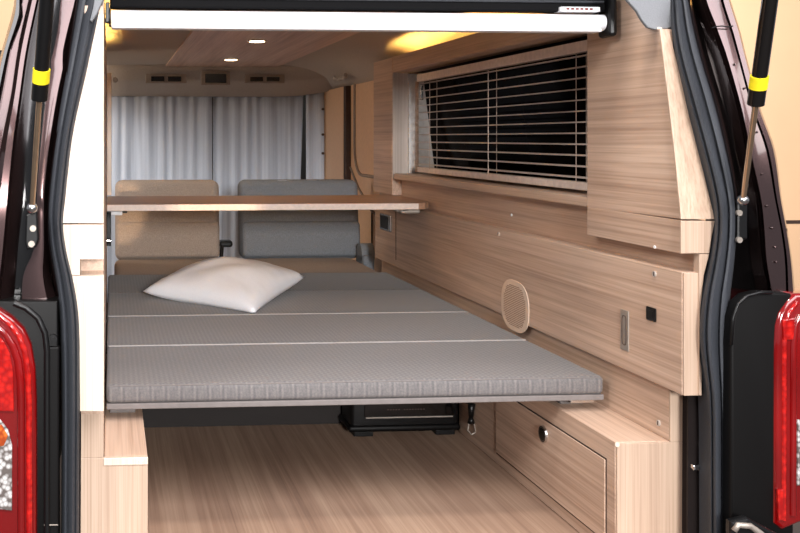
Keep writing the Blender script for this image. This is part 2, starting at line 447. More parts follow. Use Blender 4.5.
# upper block near the tailgate: raked front edge, S-curved top corner
t = thing('upper_cabinet', 'wood-grain upper side cabinet at right of tailgate opening with slanted front', 'cabinet', (1.22, 2.1, H-.245))
def Y_at(px, py, X): return P(px, py, X=X)
pts = [P(q[0], q[1], X=XR) for q in ((681, 219.3), (587, 207.3), (587, 140), (587, -40), (606, -40), (618, -12), (626, -1), (636, 7), (642, 17), (648, 25.5), (655, 28.5), (660.5, 29.5), (668, 95), (675, 155))]
bm = B(); poly_prism(bm, pts, (.038, 0, 0), .0015); link('side_panel', bm, M['wood_y'], t)
bm = B(); path_tube(bm, [P(q[0]+.8, q[1]-.5, X=XR) for q in ((600, -25), (618, -11), (626, -1), (634, 7), (640, 17), (646, 25), (653, 28.5), (660, 29.5))], .0035, 8); o = link('edge_band', bm, M['wood_pale_lit'], t, smooth=True)
# end board following the rake (thin, upright grain)
def endboard(pxs, Ya, th, mat, name, par, bev=.001):
    bm = B(); pts = [P(px, py, Y=Ya(py)) for px, py in pxs]
    poly_prism(bm, pts, (0, th, 0), bev); return link(name, bm, mat, par)
def YR(py): return 1.861 if py > 219 else 1.861+(219-py)/191*.078
o = endboard([(660, 29), (669, 29), (692, 124), (708, 190), (715, 219.3), (681.3, 219.3), (675, 155), (668, 95)], YR, .0055, M['wood_z'], 'end_board', t)
bm = B(); box(bm, XR, 1.209, P(681, 230, X=XR).y, P(587, 220, X=XR).y, -.238, -.1690, bev=.0015); fl = link('lower_box', bm, M['wood_y'], t)
o = endboard([(681.2, 221), (715, 221), (712, 236), (709.5, 253.5), (681.2, 253.5)], YR, .0055, M['wood_z'], 'lower_end_board', t)
c = P(655, 247, X=XR); bm = B(); tube(bm, (XR, c.y, c.z), (XR-.002, c.y, c.z), .0035); link('screw_cap', bm, M['white'], t)
# outer strip of the end frame, running down past the recess
t = thing('end_frame', 'narrow light wood upright edging the right side panel beside the rubber seal', 'frame')if False else None
o = endboard([(699.3, 254.2), (709.5, 254.2), (704, 275), (700.5, 310), (699.5, 395), (699.0, 395)], YR, .02, M['wood_z'], 'edge_upright', None)
tag(o, 'narrow light wood edging strip beside right rubber seal, next to the recess', 'edging')
# grey felt corner above the cabinet
bm = B(); pts = [P(px, py, Y=1.955) for px, py in ((612, -40), (671, -40), (671, 10), (672.5, 26.5), (668, 28.5), (655, 29.5), (648, 27.5), (642, 20), (637, 11), (629, 2), (619, -9))]
poly_prism(bm, pts, (0, .01, 0), .002)
tag(link('felt_corner_trim', bm, M['felt']), 'grey felt trim above the right upper cabinet at the roof corner', 'trim')
# column between window and sliding door
t = thing('window_column', 'narrow wood-grain column between window blind and the orange side door', 'cabinet', (1.22, 4.0, H-.24))
yc0 = P(392, 130, X=XR).y; yc1 = P(373.5, 130, X=XR).y
bm = B(); box(bm, XR, 1.285, yc0, yc1, -.238, .335, bev=.002); link('side_panel', bm, M['wood_y'], t)
bm = B(); box(bm, XR+.002, 1.262, yc0-.006, yc0, -.168, .272, bev=.001); o = link('end_board', bm, M['wood_grey'], t); o['label'] = 'pale grey end face'
# light shelf over the window
t = thing('light_shelf', 'long wood-grain light shelf above the right window with warm hidden light', 'light shelf', (1.2, 3.0, H+.27))
bm = B(); box(bm, XR, 1.27, 2.20, yc0-.01, .272, .285, bev=.001); box(bm, XR, 1.185, 2.20, yc0-.01, .285, .336, bev=.001); link('shelf_board', bm, M['wood_y'], t)
bm = B(); box(bm, 1.20, 1.22, 2.25, yc0-.05, .286, .296, bev=0); o = link('light_strip', bm, M['glow'], t); o['label'] = 'warm yellow light strip'
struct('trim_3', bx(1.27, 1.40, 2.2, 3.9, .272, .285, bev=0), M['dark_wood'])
t = thing('light_shelf', 'wood-grain light shelf at top left corner with warm yellow glow', 'light shelf', (-.04, 3.0, H+.27))
bm = B(); box(bm, -.12, XL, 2.12, 4.0, .272, .285, bev=.001); box(bm, -.028, XL, 2.12, 4.0, .285, .325, bev=.001); link('shelf_board', bm, M['wood_y'], t)
bm = B(); box(bm, -.06, -.04, 2.15, 3.9, .286, .296, bev=0); o = link('light_strip', bm, M['glow'], t); o['label'] = 'warm yellow light strip'
t = thing('window_column', 'slim pale wood column at far left above the table end', 'cabinet', (-.01, 4.0, H-.24))
bm = B(); box(bm, XL+.001, .006, 3.95, 4.18, -.238, .27, bev=.002); link('side_panel', bm, M['wood_pale_lit'], t)

# ------------------------------------------------------------------ left-hand furniture
t = thing('upper_cabinet', 'pale brightly lit upper cabinet end at left of tailgate opening', 'cabinet', (-.05, 1.95, H-.25))
def YLf(py): return YR(py)
endboard([(94, 14), (103.6, 14), (103.6, 223.2), (61.5, 223.2), (63.5, 180), (67, 133), (78, 75)], YLf, .02, M['wood_pale_lit'], 'end_board', t)
endboard([(61.5, 224.6), (103.6, 224.6), (103.8, 259.5), (80, 259.5), (80, 275.5), (71, 275.5), (65, 250)], lambda p: 1.861, .02, M['wood_pale_lit'], 'lower_end_board', t)
bm = B(); box(bm, -.06, XL, 1.945, 1.98, -.905, .27, bev=.001); struct('trim_4', bm, M['wood_y'])
t = thing('side_pillar', 'light wood pillar left of the mattress, between notch and low left cabinet', 'cabinet', (-.04, 1.95, H-.55))
endboard([(71, 276), (103.8, 276), (103.8, 411.3), (80, 411.3), (79.5, 340), (77, 310)], lambda p: 1.861, .02, M['wood_pale_lit'], 'end_board', t)
bm = B(); box(bm, -.058, XL, 1.882, 1.944, -.545, -.270, bev=.001); link('return_board', bm, M['wood_y'], t)
t = thing('base_cabinet', 'low light wood cabinet at bottom left under the mattress corner', 'cabinet', (0, 2.4, FL))
bm = B(); box(bm, XL+.001, .0765, 1.936, 2.86, -.904, -.6475, bev=.002); link('carcass', bm, M['wood_y'], t)
bm = B(); box(bm, -.064, .0765, 1.929, 1.9355, -.904, -.6475, bev=.001); link('end_board', bm, M['wood_z'], t)
bm = B(); box(bm, -.064, XL, 1.929, 1.9355, -.6473, -.558, bev=.001); link('upper_end_board', bm, M['wood_z'], t)
bm = B(); box(bm, XL, .0767, 1.926, 1.9289, -.6625, -.6475, bev=.001); o = link('edge_band', bm, M['wood_pale_lit'], t)
c = P(141, 459.5, Y=1.925); bm = B(); tube(bm, (c.x, 1.9262, c.z), (c.x, 1.924, c.z), .0045); link('screw_cap', bm, M['white'], t)

# ------------------------------------------------------------------ bed
YS = [2.17, 2.583, 3.015, 3.475, 3.93]
names = ['grey woven bed mat nearest the tailgate, with its ribbed front edge showing',
         'grey woven bed mat, second from the tailgate, between two pale seams',
         'grey woven bed mat under the near corner of the pillow',
         'grey woven bed mat farthest in, touching the rear seats']
for i in range(4):
    t = thing('bed_mat', names[i], 'mattress', (.575, (YS[i]+YS[i+1])/2, H-.607), 'folding bed mats')
    bm = B(); box(bm, -.008, XR-.004, YS[i]+.0015, YS[i+1]-.0015, -.6065, -.5636, bev=.011, seg=4)
    shade(link('cushion', bm, M['mat'], t))
    bm = B()
    for yy in ((YS[i]+.004,) if i < 3 else (YS[i]+.004,)):
        path_tube(bm, [(x, yy-(.002 if i else 0), H-(.5655 if i in (1, 2) else .5668)) for x in (-.004, .3, .6, .9, XR-.010)], (.0012, .0024, .0024, .0016)[i], 6)
    o = link('piping', bm, M['piping'] if i in (1, 2) else M['mat_edge'], t)
t = thing('bed_platform', 'thin grey bed board and rails under the bed mats', 'bed platform', (.575, 3.0, H-.647))
bm = B(); box(bm, -.008, XR-.004, 2.172, 3.93, -.620, -.6070, bev=.002); link('board', bm, M['mat_edge'], t)
bm = B(); box(bm, XD+.02, XR-.02, 2.24, 2.85, -.6468, -.6202, bev=.002); link('rail', bm, M['mat_edge'], t)
bm = B(); box(bm, .0, .06, 2.24, 2.85, -.6472, -.6202, bev=.002); link('rail', bm, M['mat_edge'], t)
bm = B(); box(bm, 1.09, 1.15, 2.185, 2.225, -.630, -.6205, bev=.002); o = link('latch', bm, M['chrome'], t); o['label'] = 'small metal latch'

# pillow
def pillow():
    L = Vector((.115, 3.335)); Fp = Vector((.460, 3.0)); R = Vector((.715, 3.445)); Bk = Vector((.37, 3.72))
    hs = {'L': .024, 'F': .005, 'R': .052, 'B': .045}
    bm = B(); n = 36; top = {}; bot = {}
    for i in range(n+1):
        for j in range(n+1):
            u = i/n; v = j/n
            # edges curve inwards so that the corners point out
            uu = u + .045*math.sin(PI*v)*(1-2*u)*1.0; vv = v + .045*math.sin(PI*u)*(1-2*v)
            p = L*(1-uu)*(1-vv) + Fp*uu*(1-vv) + R*uu*vv + Bk*(1-uu)*vv
            z0 = hs['L']*(1-u)*(1-v) + hs['F']*u*(1-v) + hs['R']*u*v + hs['B']*(1-u)*v
            z0 += .012*math.sin(PI*u)*math.sin(PI*v)
            s = (max(0, 16*u*(1-u)*v*(1-v)))**.42
            nz = mnoise.noise(Vector((p.x*9, p.y*9, 1.3)))*.010*s + mnoise.noise(Vector((u*3, v*22, 5)))*.007*(1-s)*min(1, s*6)
            zt = z0 + .084*s + nz + .0015
            fx = math.exp(-((u-1)**2+v**2)*9); nzz = .006*fx*math.sin(22*(u+v))*s + .004*math.sin(14*(u-.6*v)+3*mnoise.noise(Vector((u*3, v*3, 2))))*s*(1-s*.6)
            zt += nzz
            zb = max(.001, z0 - .05*s - .0)
            base = H-.5636
            edge = i in (0, n) or j in (0, n)
            top[i, j] = bm.verts.new((p.x, p.y, base+zt))
            bot[i, j] = top[i, j] if edge else bm.verts.new((p.x, p.y, base+zb))
    for i in range(n):
        for j in range(n):
            bm.faces.new((top[i, j], top[i+1, j], top[i+1, j+1], top[i, j+1]))
            f = (bot[i, j], bot[i, j+1], bot[i+1, j+1], bot[i+1, j])
            if len(set(f)) == 4:
                try: bm.faces.new(f)
                except ValueError: pass
    o = link('pillow', bm, M['pillow'], None, smooth=True)
    return tag(o, 'white square pillow lying tilted on the grey bed mats', 'pillow')
pillow()

# ------------------------------------------------------------------ table shelf across the van
t = thing('table', 'narrow wooden table board spanning the van in front of the seats', 'table', (.6, 3.65, H-.265))
bm = B()
zt_, zb_ = -.240, -.264
pts = [Vector((-.011, 3.435, H+zb_)), Vector((1.135, 3.435, H+zb_)), Vector((1.165, 3.45, H+zb_)), Vector((1.195, 3.50, H+zb_)), Vector((1.205, 3.56, H+zb_)), Vector((1.205, 3.93, H+zb_)), Vector((-.011, 3.93, H+zb_))]
poly_prism(bm, pts, (0, 0, zt_-zb_), .002); link('table_top', bm, M['shelf_top'], t)
bm = B(); box(bm, -.010, 1.135, 3.4325, 3.435, zb_+.001, zt_-.001, bev=0); box(bm, 0,0,0,0,0,0, bev=0) if False else None
o = link('edge_band', bm, M['shelf_edge'], t); o['label'] = 'pale edge band'
bm = B(); box(bm, 1.09, 1.165, 3.50, 3.56, -.285, -.2645, bev=.006); box(bm, 1.07, 1.12, 3.50, 3.54, -.276, -.2645, bev=.003); link('bracket', bm, M['steel'], t)
bm = B(); box(bm, .004, .045, 3.47, 3.53, -.282, -.2645, bev=.003); o = link('bracket', bm, M['white'], t); o['label'] = 'white bracket at left end'
bm = B(); box(bm, .045, .063, 3.49, 3.51, -.276, -.268, bev=.001); link('bracket_pin', bm, M['black'], o)
# small hook fixtures on the left wall under the table
t = thing('wall_bracket', 'small black vertical bracket on left wall below the table end', 'bracket', (0, 3.7, H-.4))
bm = B(); box(bm, XL, .004, 3.70, 3.76, -.42, -.29, bev=.002); link('plate', bm, M['black'], t)
bm = B(); tube(bm, (XL, 3.66, H-.395), (.004, 3.66, H-.395), .009); link('screw', bm, M['chrome'], t)

# ------------------------------------------------------------------ rear seats
def rbox(x0, x1, y0, y1, z0, z1, bev, lean=0):
    bm = bx(x0, x1, y0, y1, z0, z1, bev=bev, seg=5)
    for v in bm.verts: v.co.y += lean*(v.co.z-(H+z0))
    return bm
def seat(x0, x1, cloth, cush, label, cx1):
    t = thing('rear_seat', label, 'seat', ((x0+x1)/2, 4.5, H-.98), 'upholstered rear seats')
    shade(link('backrest', rbox(x0, x1, 4.50, 4.63, -.585, -.204, .035, .10), cloth, t))
    shade(link('backrest_bolster', rbox(x0+.004, x1-.004, 4.478, 4.53, -.57, -.40, .022, .06), cloth, t))
    shade(link('seat_cushion', rbox(x0-.005, cx1, 3.95, 4.49, -.72, -.570, .03), cush, t))
    bm = B(); box(bm, x0+.06, x1-.06, 4.1, 4.6, -.978, -.72, bev=.01); link('seat_base', bm, M['black_satin'], t)
    if x0 > .5:
        for xa_ in (x0+.19, x0+.33):
            bm = B(); path_tube(bm, [(x, 4.565, H-.204) for x in (xa_, xa_+.05)], .004, 6); link('headrest_slot', bm, M['chrome'], t)
    return t
s1 = seat(.025, .525, M['seat_tan'], M['seat_brown'], 'tan upholstered rear seat on the left with warm light on its side', .60)
s2 = seat(.625, 1.205, M['seat_grey'], M['seat_brown'], 'grey upholstered rear seat on the right beside the side door', 1.16)
bm = B(); tube(bm, (1.17, 4.40, H-.545), (1.23, 4.40, H-.545), .05, None, 24); box(bm, 1.17, 1.225, 4.33, 4.47, -.66, -.545, bev=.01)
shade(link('armrest_hinge', bm, M['seat_grey'], s2))
bm = B(); box(bm, .535, .60, 4.62, 4.70, -.535, -.505, bev=.01); tube(bm, (.54, 4.60, H-.58), (.55, 4.64, H-.51), .01)
tag(link('seat_belt_buckle', bm, M['black']), 'black bracket in the gap between the two rear seats', 'seat hardware')

# ------------------------------------------------------------------ curtains
def curtain(x0, x1, y, z0, z1, label, per=.075, amp=.0045, taper=0, seed=0):
    bm = B(); nx = int((x1-x0)/.006); nz = 14; g = []
    for k in range(nz+1):
        row = []; tz = k/nz; z = z1+(z0-z1)*tz
        for i in range(nx+1):
            u = i/nx; x = x0+(x1-x0)*u - taper*tz*u
            ph = mnoise.noise(Vector((x*5, seed, 0)))*5
            yy = y + amp*(.7+.3*tz)*math.sin(2*PI*x/per+ph+tz*.6) + .006*mnoise.noise(Vector((x*30, tz*2, seed)))
            sag = .008*abs(math.sin(PI*x/.16)) if k == 0 else 0
            row.append(bm.verts.new((x, yy, H+z+sag)))
        g.append(row)
    for a, b in zip(g, g[1:]):
        for i in range(nx): bm.faces.new((a[i], a[i+1], b[i+1], b[i]))
    r = bmesh.ops.extrude_face_region(bm, geom=bm.faces[:])
    for v in r['geom']:
        if isinstance(v, bmesh.types.BMVert): v.co.y += .003
    return tag(link('curtain', bm, M['curtain'], None, smooth=True), label, 'curtain', 'grey cab curtains')
curtain(-.08, .60, 5.56, -.96, .262, 'pleated grey curtain on the left behind the tan seat', seed=1)
curtain(.605, 1.145, 5.57, -.96, .262, 'pleated grey curtain in the middle behind the grey seat', seed=7, taper=.045)
cr = curtain(1.152, 1.262, 5.53, -.96, .285, 'short grey curtain at right with press studs beside the side door', per=.09, amp=.008, seed=3)
for i, z in enumerate((.17, .02, -.09)):
    bm = B(); tube(bm, (1.25, 5.522, H+z), (1.25, 5.512, H+z), .008, None, 10)
    link('press_stud', bm, M['groove'], cr)
# peach pillar beyond the curtain, between curtain and door
struct('trim_5', bx(1.268, 1.288, 5.1, 5.6, -.9, .28), M['peach_door'])

# ------------------------------------------------------------------ header fittings
def zpt(px, py, Y): return P(px, py, Y=Y)
def vent(x0, x1, y0, y1, label):
    a = zpt(x0, y0, 5.235); b = zpt(x1, y1, 5.235)
    t = thing('ceiling_vent', label, 'vent', (a+b)/2, 'air vents in the roof header')
    bm = B(); box(bm, a.x-.03, b.x+.03, 5.225, 5.25, b.z-H-.01, a.z-H+.014, bev=.003); link('frame', bm, M['vent'], t)
    m = (a.x+b.x)/2
    for q0, q1 in ((a.x, m-.01), (m+.01, b.x)):
        bm = B(); box(bm, q0, q1, 5.2215, 5.2255, b.z-H, a.z-H, bev=.001); link('grille', bm, M['screen'], t)
vent(151, 181, 76.5, 81.5, 'slim twin air vent at left of the dark display in the roof header')
vent(250, 279, 77, 81.5, 'slim twin air vent at right of the dark display in the roof header')
a = zpt(205, 74, 5.235); b = zpt(226, 83, 5.235)
t = thing('ceiling_display', 'small dark rectangular display in the roof header above the curtains', 'display', (a+b)/2)
bm = B(); box(bm, a.x-.022, b.x+.022, 5.222, 5.25, b.z-H-.012, a.z-H+.014, bev=.003); link('frame', bm, M['vent'], t)
bm = B(); box(bm, a.x, b.x, 5.2185, 5.2225, b.z-H, a.z-H, bev=.001); link('screen', bm, M['screen'], t)
c = P(113, 80, Y=5.23); bm = B(); tube(bm, (c.x+.01, 5.235, c.z), (c.x+.01, 5.21, c.z), .017, .013, 20)
link('roof_knob', bm, M['vent'], bpy.data.objects['ceiling_header'])
c = P(337, 76, X=1.18); bm = B(); path_tube(bm, [Vector((1.20-.0*dy, 4.9+dy, H+.318+dz)) for dy, dz in ((-.12, .004), (-.10, -.006), (0, -.01), (.10, -.006), (.12, .004))], .011, 12)
tag(shade(link('grab_handle', bm, M['ceiling'], None)), 'grey grab handle on the roof rail above the side door', 'handle')
for px, py, lab in ((257, 41, 'round lit downlight in the wooden ceiling, nearer the roller blind'), (231, 59.5, 'round lit downlight in the wooden ceiling, farther towards the curtains')):
    c = P(px, py, Z=.392)
    t = thing('downlight', lab, 'ceiling light', c, 'ceiling downlights')
    bm = B(); tube(bm, (c.x, c.y, H+.3935), (c.x, c.y, H+.390), .040, .037, 32); link('rim', bm, M['chrome'], t)
    bm = B(); tube(bm, (c.x, c.y, H+.390), (c.x, c.y, H+.388), .031, None, 32); link('lamp', bm, M['lamp'], t)
    L = bpy.data.lights.new('downlight_beam', 'SPOT'); L.energy = 3.5; L.color = (1, .8, .58); L.spot_size = 2.2; L.spot_blend = .8; L.shadow_soft_size = .03
    lo = bpy.data.objects.new('downlight_beam', L); COL.objects.link(lo); lo.location = (c.x, c.y, H+.37)

# ------------------------------------------------------------------ roller blind and header of the opening
t = thing('roller_blind', 'white roller blind tube across the top of the tailgate opening', 'roller blind', (.57, 2.12, H+.266))
bm = B(); tube(bm, (.003, 2.12, H+.266), (1.135, 2.12, H+.266), .0185, None, 40); shade(link('tube', bm, M['roller'], t))
bm = B(); box(bm, .003, 1.125, 2.103, 2.14, .243, .251, bev=.003); link('bottom_bar', bm, M['roller'], t)
bm = B(); box(bm, 1.137, 1.155, 2.09, 2.15, .232, .325, bev=.008); link('end_bracket', bm, M['black'], t)
bm = B(); tube(bm, (-.002, 2.115, H+.268), (.002, 2.115, H+.268), .0215, None, 24); box(bm, -.010, -.001, 2.10, 2.13, .255, .30, bev=.002); o = link('end_bracket', bm, M['black'], t)
bm = B(); box(bm, 1.025, 1.118, 2.1, 2.135, .2885, .2995, bev=.001); o = link('label_tag', bm, M['white'], t); o['label'] = 'white label'
bm = B()
for k in range(6): box(bm, 1.038+k*.011, 1.045+k*.011, 2.0993, 2.1, .2925, .2965, bev=0)
link('label_print', bm, M['lens_red'], o)
bm = B(); box(bm, 0.0, 1.137, 2.11, 2.15, .290, .40, bev=.004)
hh = bm
struct('trim_6', hh, M['black_matte'])
bm = B(); path_tube(bm, [(x, 2.108, H+.312) for x in (0, .4, .8, 1.13)], .003, 8); struct('trim_7', bm, M['rubber'])

# ------------------------------------------------------------------ venetian blind
t = thing('venetian_blind', 'thin-slatted open venetian blind over the dark side window', 'blind', (1.235, 3.0, H-.13))
yb0, yb1 = P(588, 120, X=XR).y + .05, 3.72
bm = B(); box(bm, 1.222, 1.250, yb0, yb1, .224, .253, bev=.002); link('head_rail', bm, M['slat'], t)
bm = B(); box(bm, 1.224, 1.250, yb0, yb1, -.136, -.115, bev=.002); link('bottom_rail', bm, M['slat'], t)
sl = None
for k in range(12):
    z = .2150 - k*.0290
    bm = B(); n = 5; rows = []
    for i in range(n+1):
        u = i/n; x = 1.225+.025*u; zz = z+.0022*(1-(2*u-1)**2) + .0015*u
        rows.append([bm.verts.new((x, yb0, H+zz)), bm.verts.new((x, yb1-.01, H+zz))])
    for a, b in zip(rows, rows[1:]): bm.faces.new((a[0], a[1], b[1], b[0]))
    r = bmesh.ops.extrude_face_region(bm, geom=bm.faces[:])
    for v in r['geom']:
        if isinstance(v, bmesh.types.BMVert): v.co.z -= .0012
    link('slat', bm, M['slat'], t)
for px in (430, 488.5, 576.5):
    y = P(px, 120, X=1.2245).y
    for X_ in (1.2235, 1.2515):
        bm = B(); tube(bm, (X_, y, H-.12), (X_, y, H+.228), .0011, None, 6); link('cord', bm, M['cord'], t)
bm = B(); box(bm, 1.226, 1.236, 3.68, 3.70, .15, .21, bev=.002); link('tilt_latch', bm, M['chrome'], t)

# ------------------------------------------------------------------ storage box under the bed
t = thing('storage_box', 'black hard storage box standing on the floor under the bed', 'box', (.86, 2.83, FL))
xa = P(351, 420, Y=2.825).x; xb = P(459, 420, Y=2.825).x
bm = B(); box(bm, xa, xb, 2.825, 2.95, -.885, -.66, bev=.014, seg=4); shade(link('case', bm, M['black'], t))
bm = B(); box(bm, xa-.008, xb+.004, 2.818, 2.955, -.889, -.868, bev=.009, seg=3); shade(link('base_rim', bm, M['black_satin'], t))
bm = B(); box(bm, xa+.01, xa+.07, 2.83, 2.94, -.9045, -.888, bev=.003); link('foot', bm, M['black'], t)
bm = B(); box(bm, xb-.07, xb-.01, 2.83, 2.94, -.9045, -.888, bev=.003); link('foot', bm, M['black'], t)
bm = B(); box(bm, xa+.045, xb-.02, 2.8205, 2.8255, -.8475, -.8435, bev=.001); o = link('trim_line', bm, M['steel'], t); o['label'] = 'thin silver line'
bm = B(); box(bm, xa+.04, xb-.015, 2.821, 2.8255, -.8425, -.70, bev=.002); link('front_panel', bm, M['black_gloss'], t)
bm = B()
for k in range(14):
    if k == 5: continue
    box(bm, xa+.11+k*.0085, xa+.115+k*.0085, 2.8202, 2.821, -.823, -.820, bev=0)
link('front_lettering', bm, M['groove'], t)

# ------------------------------------------------------------------ van body around the opening
van = thing('van_body', 'dark brown metallic van body framing the open tailgate', 'van', (.6, 1.95, .3))
# rubber seals
SL = [(-30, [83, 108]), (0, [78, 103]), (66, [67, 88]), (133, [56, 73]), (200, [48.5, 65]), (224, [48, 63]), (250, [50.5, 66]), (280, [55.5, 73]), (310, [59, 78]), (340, [60.5, 79.5]), (400, [61.5, 79.5]), (470, [61.5, 79]), (600, [60.5, 78.5])]
SR = [(-30, [666, 683]), (0, [670, 689]), (27, [671, 694]), (55, [675, 701]), (100, [686.5, 714.5]), (150, [700.5, 727]), (200, [713, 736]), (230, [714.5, 736.5]), (260, [710.5, 734.5]), (300, [702.5, 730]), (340, [700, 728.5]), (400, [707, 729]), (470, [708, 729.5]), (600, [708.5, 730])]
prof = [(0, .02), (.04, .004), (.10, -.006), (.2, -.010), (.30, -.008), (.36, .001), (.42, -.001), (.5, -.014), (.62, -.018), (.72, -.014), (.78, -.002), (.86, -.006), (.94, .0), (1, .02)]
YO = lambda py: YB(py) - .06
o = link('rubber_seal', loft(SL, prof, .03, ybase=YO), M['rubber'], van); shade(o, 50); o['label'] = 'grey rubber seal on left of opening'
o = link('rubber_seal', loft(SR, [(1-u, d) for u, d in prof][::-1], .03, ybase=YO), M['rubber'], van); shade(o, 50); o['label'] = 'grey rubber seal on right of opening'
# lower right and left sill trims between wood and seal
o = link('sill_trim', loft([(396, [687, 709]), (600, [686, 710])], [(0, .03), (.05, .0), (.95, 0), (1, .02)], .05, ybase=lambda p: 1.90), M['paint_trim'], van)
c = P(694, 466, Y=1.897); bm = B(); box(bm, c.x-.008, c.x+.008, 1.885, 1.90, c.z-H-.006, c.z-H+.006, bev=.003); 
link('trim_clip', bm, M['chrome'], van)
bm = B(); tube(bm, (P(698, 444, Y=1.9).x, 1.9, P(698, 444, Y=1.9).z), (P(698, 444, Y=1.9).x, 1.89, P(698, 444, Y=1.9).z), .003)
link('trim_screw', bm, M['chrome'], van)
o = link('sill_trim', loft([(250, [62, 70]), (300, [72, 80]), (340, [77, 81]), (600, [76, 80])], [(0, .0), (1, .0)], .03, ybase=lambda p: 1.875), M['paint_trim'], van)

def paintband(name, rows, prof, mat, back=.05, lab=None, yb=YO, sm=30):
    o = link(name, loft(rows, prof, back, ybase=yb), mat, van); shade(o, sm)
    if lab: o['label'] = lab
    return o
# right side, outwards from the seal: lit flange lip, black gutter, stepped pillar, outer corner
lip = [(0, .0), (.4, -.006), (1, .0)]
paintband('flange_lip', [(-30, [683, 687]), (0, [688.5, 691.5]), (27, [694, 697]), (55, [701, 704]), (75, [706, 709.5]), (80, [708, 711]), (100, [714.5, 718]), (150, [726.5, 730]), (200, [736, 738]), (236, [736.5, 738])], lip, M['paint'], .04)
G_R = [(-30, [680, 694]), (0, [690.5, 701]), (55, [703, 721]), (110, [719.5, 737]), (150, [729, 745]), (200, [737, 757]), (230, [736, 760]), (260, [734, 763]), (293, [731, 770]), (320, [729, 780])]
paintband('gutter', G_R, [(0, .035), (.3, .05), (1, .05)], M['black_gloss'], .04)
paintband('pillar_step', [(-30, [693, 700]), (0, [699.5, 706]), (55, [719.5, 726.5]), (110, [736, 742]), (150, [744, 750]), (200, [754.5, 761]), (230, [757.5, 764]), (260, [761, 766]), (293, [768, 772])], [(0, .045), (.2, .0), (.4, .008), (.55, -.002), (.75, .01), (1, .004)], M['paint'], .05)
paintband('pillar_panel', [(-30, [699, 716, 722]), (0, [705.5, 721.5, 730.5]), (27, [716, 730, 739]), (28.5, [716.3, 730.6, 739.6]), (55, [726, 738, 746]), (110, [741.5, 753, 761]), (150, [749.5, 767, 775]), (200, [760.5, 776, 782]), (230, [763.5, 782, 787.5]), (260, [765.5, 786, 792]), (294, [771.5, 787, 795])], [(0, .004), (.06, -.004), (.5, -.0055), (.94, -.005), (1.0, .012), (1.12, .012), (1.2, -.006), (1.8, -.007), (2, .02)], M['paint'], .06)
# spot-weld dimples on the right pillar
for px, py in ((735, 64), (745, 88), (757, 132), (762, 174), (767, 206), (772, 228), (775, 247), (776, 262)):
    bm = B(); c = P(px, py, Y=YO(py)-.008); bmesh.ops.create_uvsphere(bm, u_segments=10, v_segments=6, radius=.0024, matrix=Matrix.Translation(c)); link('weld_dot', bm, M['paint'], van, smooth=True)
bm = B(); path_tube(bm, [P(x, y, Y=YO(27)-.012) for x, y in ((712, 28), (716, 26.5), (722, 26), (728, 27), (733, 26))], .0013, 6); link('panel_joint', bm, M['black'], van)
# right black corner piece and light
YC = lambda p: 1.81
bm = B(); pts = [P(px, py, Y=1.806) for px, py in ((731, 600), (731, 345), (733, 318), (738, 303), (747, 295), (760, 292), (771, 292), (792, 294), (795, 600))]
poly_prism(bm, pts, (0, .03, 0), .006, 4); shade(link('corner_cover', bm, M['black_satin'], van))
bm = B(); path_tube(bm, [P(px, py, Y=1.804) for px, py in ((731, 345), (733, 318), (738, 304), (747, 296), (760, 292.5), (772, 292.5))], .0035, 8); link('corner_cover_edge', bm, M['black'], van, smooth=True)
bm = B(); path_tube(bm, [P(px, py, Y=1.81) for px, py in ((732, 336), (737, 338), (739, 350), (739, 430), (738, 520))], .0025, 8); link('corner_cover_crease', bm, M['black'], van, smooth=True)
bm = B(); poly_prism(bm, [P(px, py, Y=1.76) for px, py in ((731, 522), (748, 518), (776, 533), (800, 545), (840, 600), (731, 600))], (0, .02, 0), .006); link('bumper_top', bm, M['black'], van)
c0 = P(737, 533, Y=1.75); bm = B(); path_tube(bm, [P(px, py, Y=1.757) for px, py in ((734, 531), (738, 525), (750, 526), (760, 533), (768, 540))], .006, 8); link('bumper_latch', bm, M['steel'], van, smooth=True)

def taillight(sgn, outline, Y0, rings, dark, patches, nm):
    bm = B(); pts = [P(px, py, Y=Y0) for px, py in outline]
    poly_prism(bm, pts, (0, .10, 0), .010, 4)
    o = link('tail_light', bm, M['lens_red'], van); shade(o, 40); o['label'] = nm
    for r, m, rad in rings:
        bm = B(); path_tube(bm, [P(px, py, Y=Y0+.001) for px, py in r], rad, 10)
        shade(link('light_ridge', bm, m, o), 60)
    for name, pp, m, dy in patches:
        bm = B(); poly_prism(bm, [P(px, py, Y=Y0-dy) for px, py in pp], (0, dy+.002, 0), .002, 2); link(name, bm, m, o)
    return o
taillight(-1, [(-60, 292), (-20, 298), (0, 309), (12, 317), (24, 329), (31, 345), (35, 368), (36.5, 400), (36.5, 600), (-60, 600)], 1.80,
    [([(-20, 305), (0, 316), (10, 324), (19, 336), (25, 352), (28, 375), (29, 400), (29.5, 600)], M['lens_bright'], .006),
     ([(-20, 318), (-2, 327), (6, 335), (13, 346), (18, 360), (20.5, 380), (21, 400), (21.5, 600)], M['lens_red'], .008)], M['lens_dark'],
    [('reflector', ((-40, 332), (-4, 334), (4, 342), (10, 354), (13, 372), (14, 412), (-40, 410)), M['lens_bright'], .004),
     ('clear_window', ((-40, 418), (0, 420), (8, 430), (12, 446), (12, 511), (-40, 505)), M['lens_clear'], .005),
     ('amber_bulb', ((-8, 424), (2, 425), (8, 436), (4, 446), (-8, 448)), M['lens_amber'], .0065)], 'large red tail light with clear window, left side')
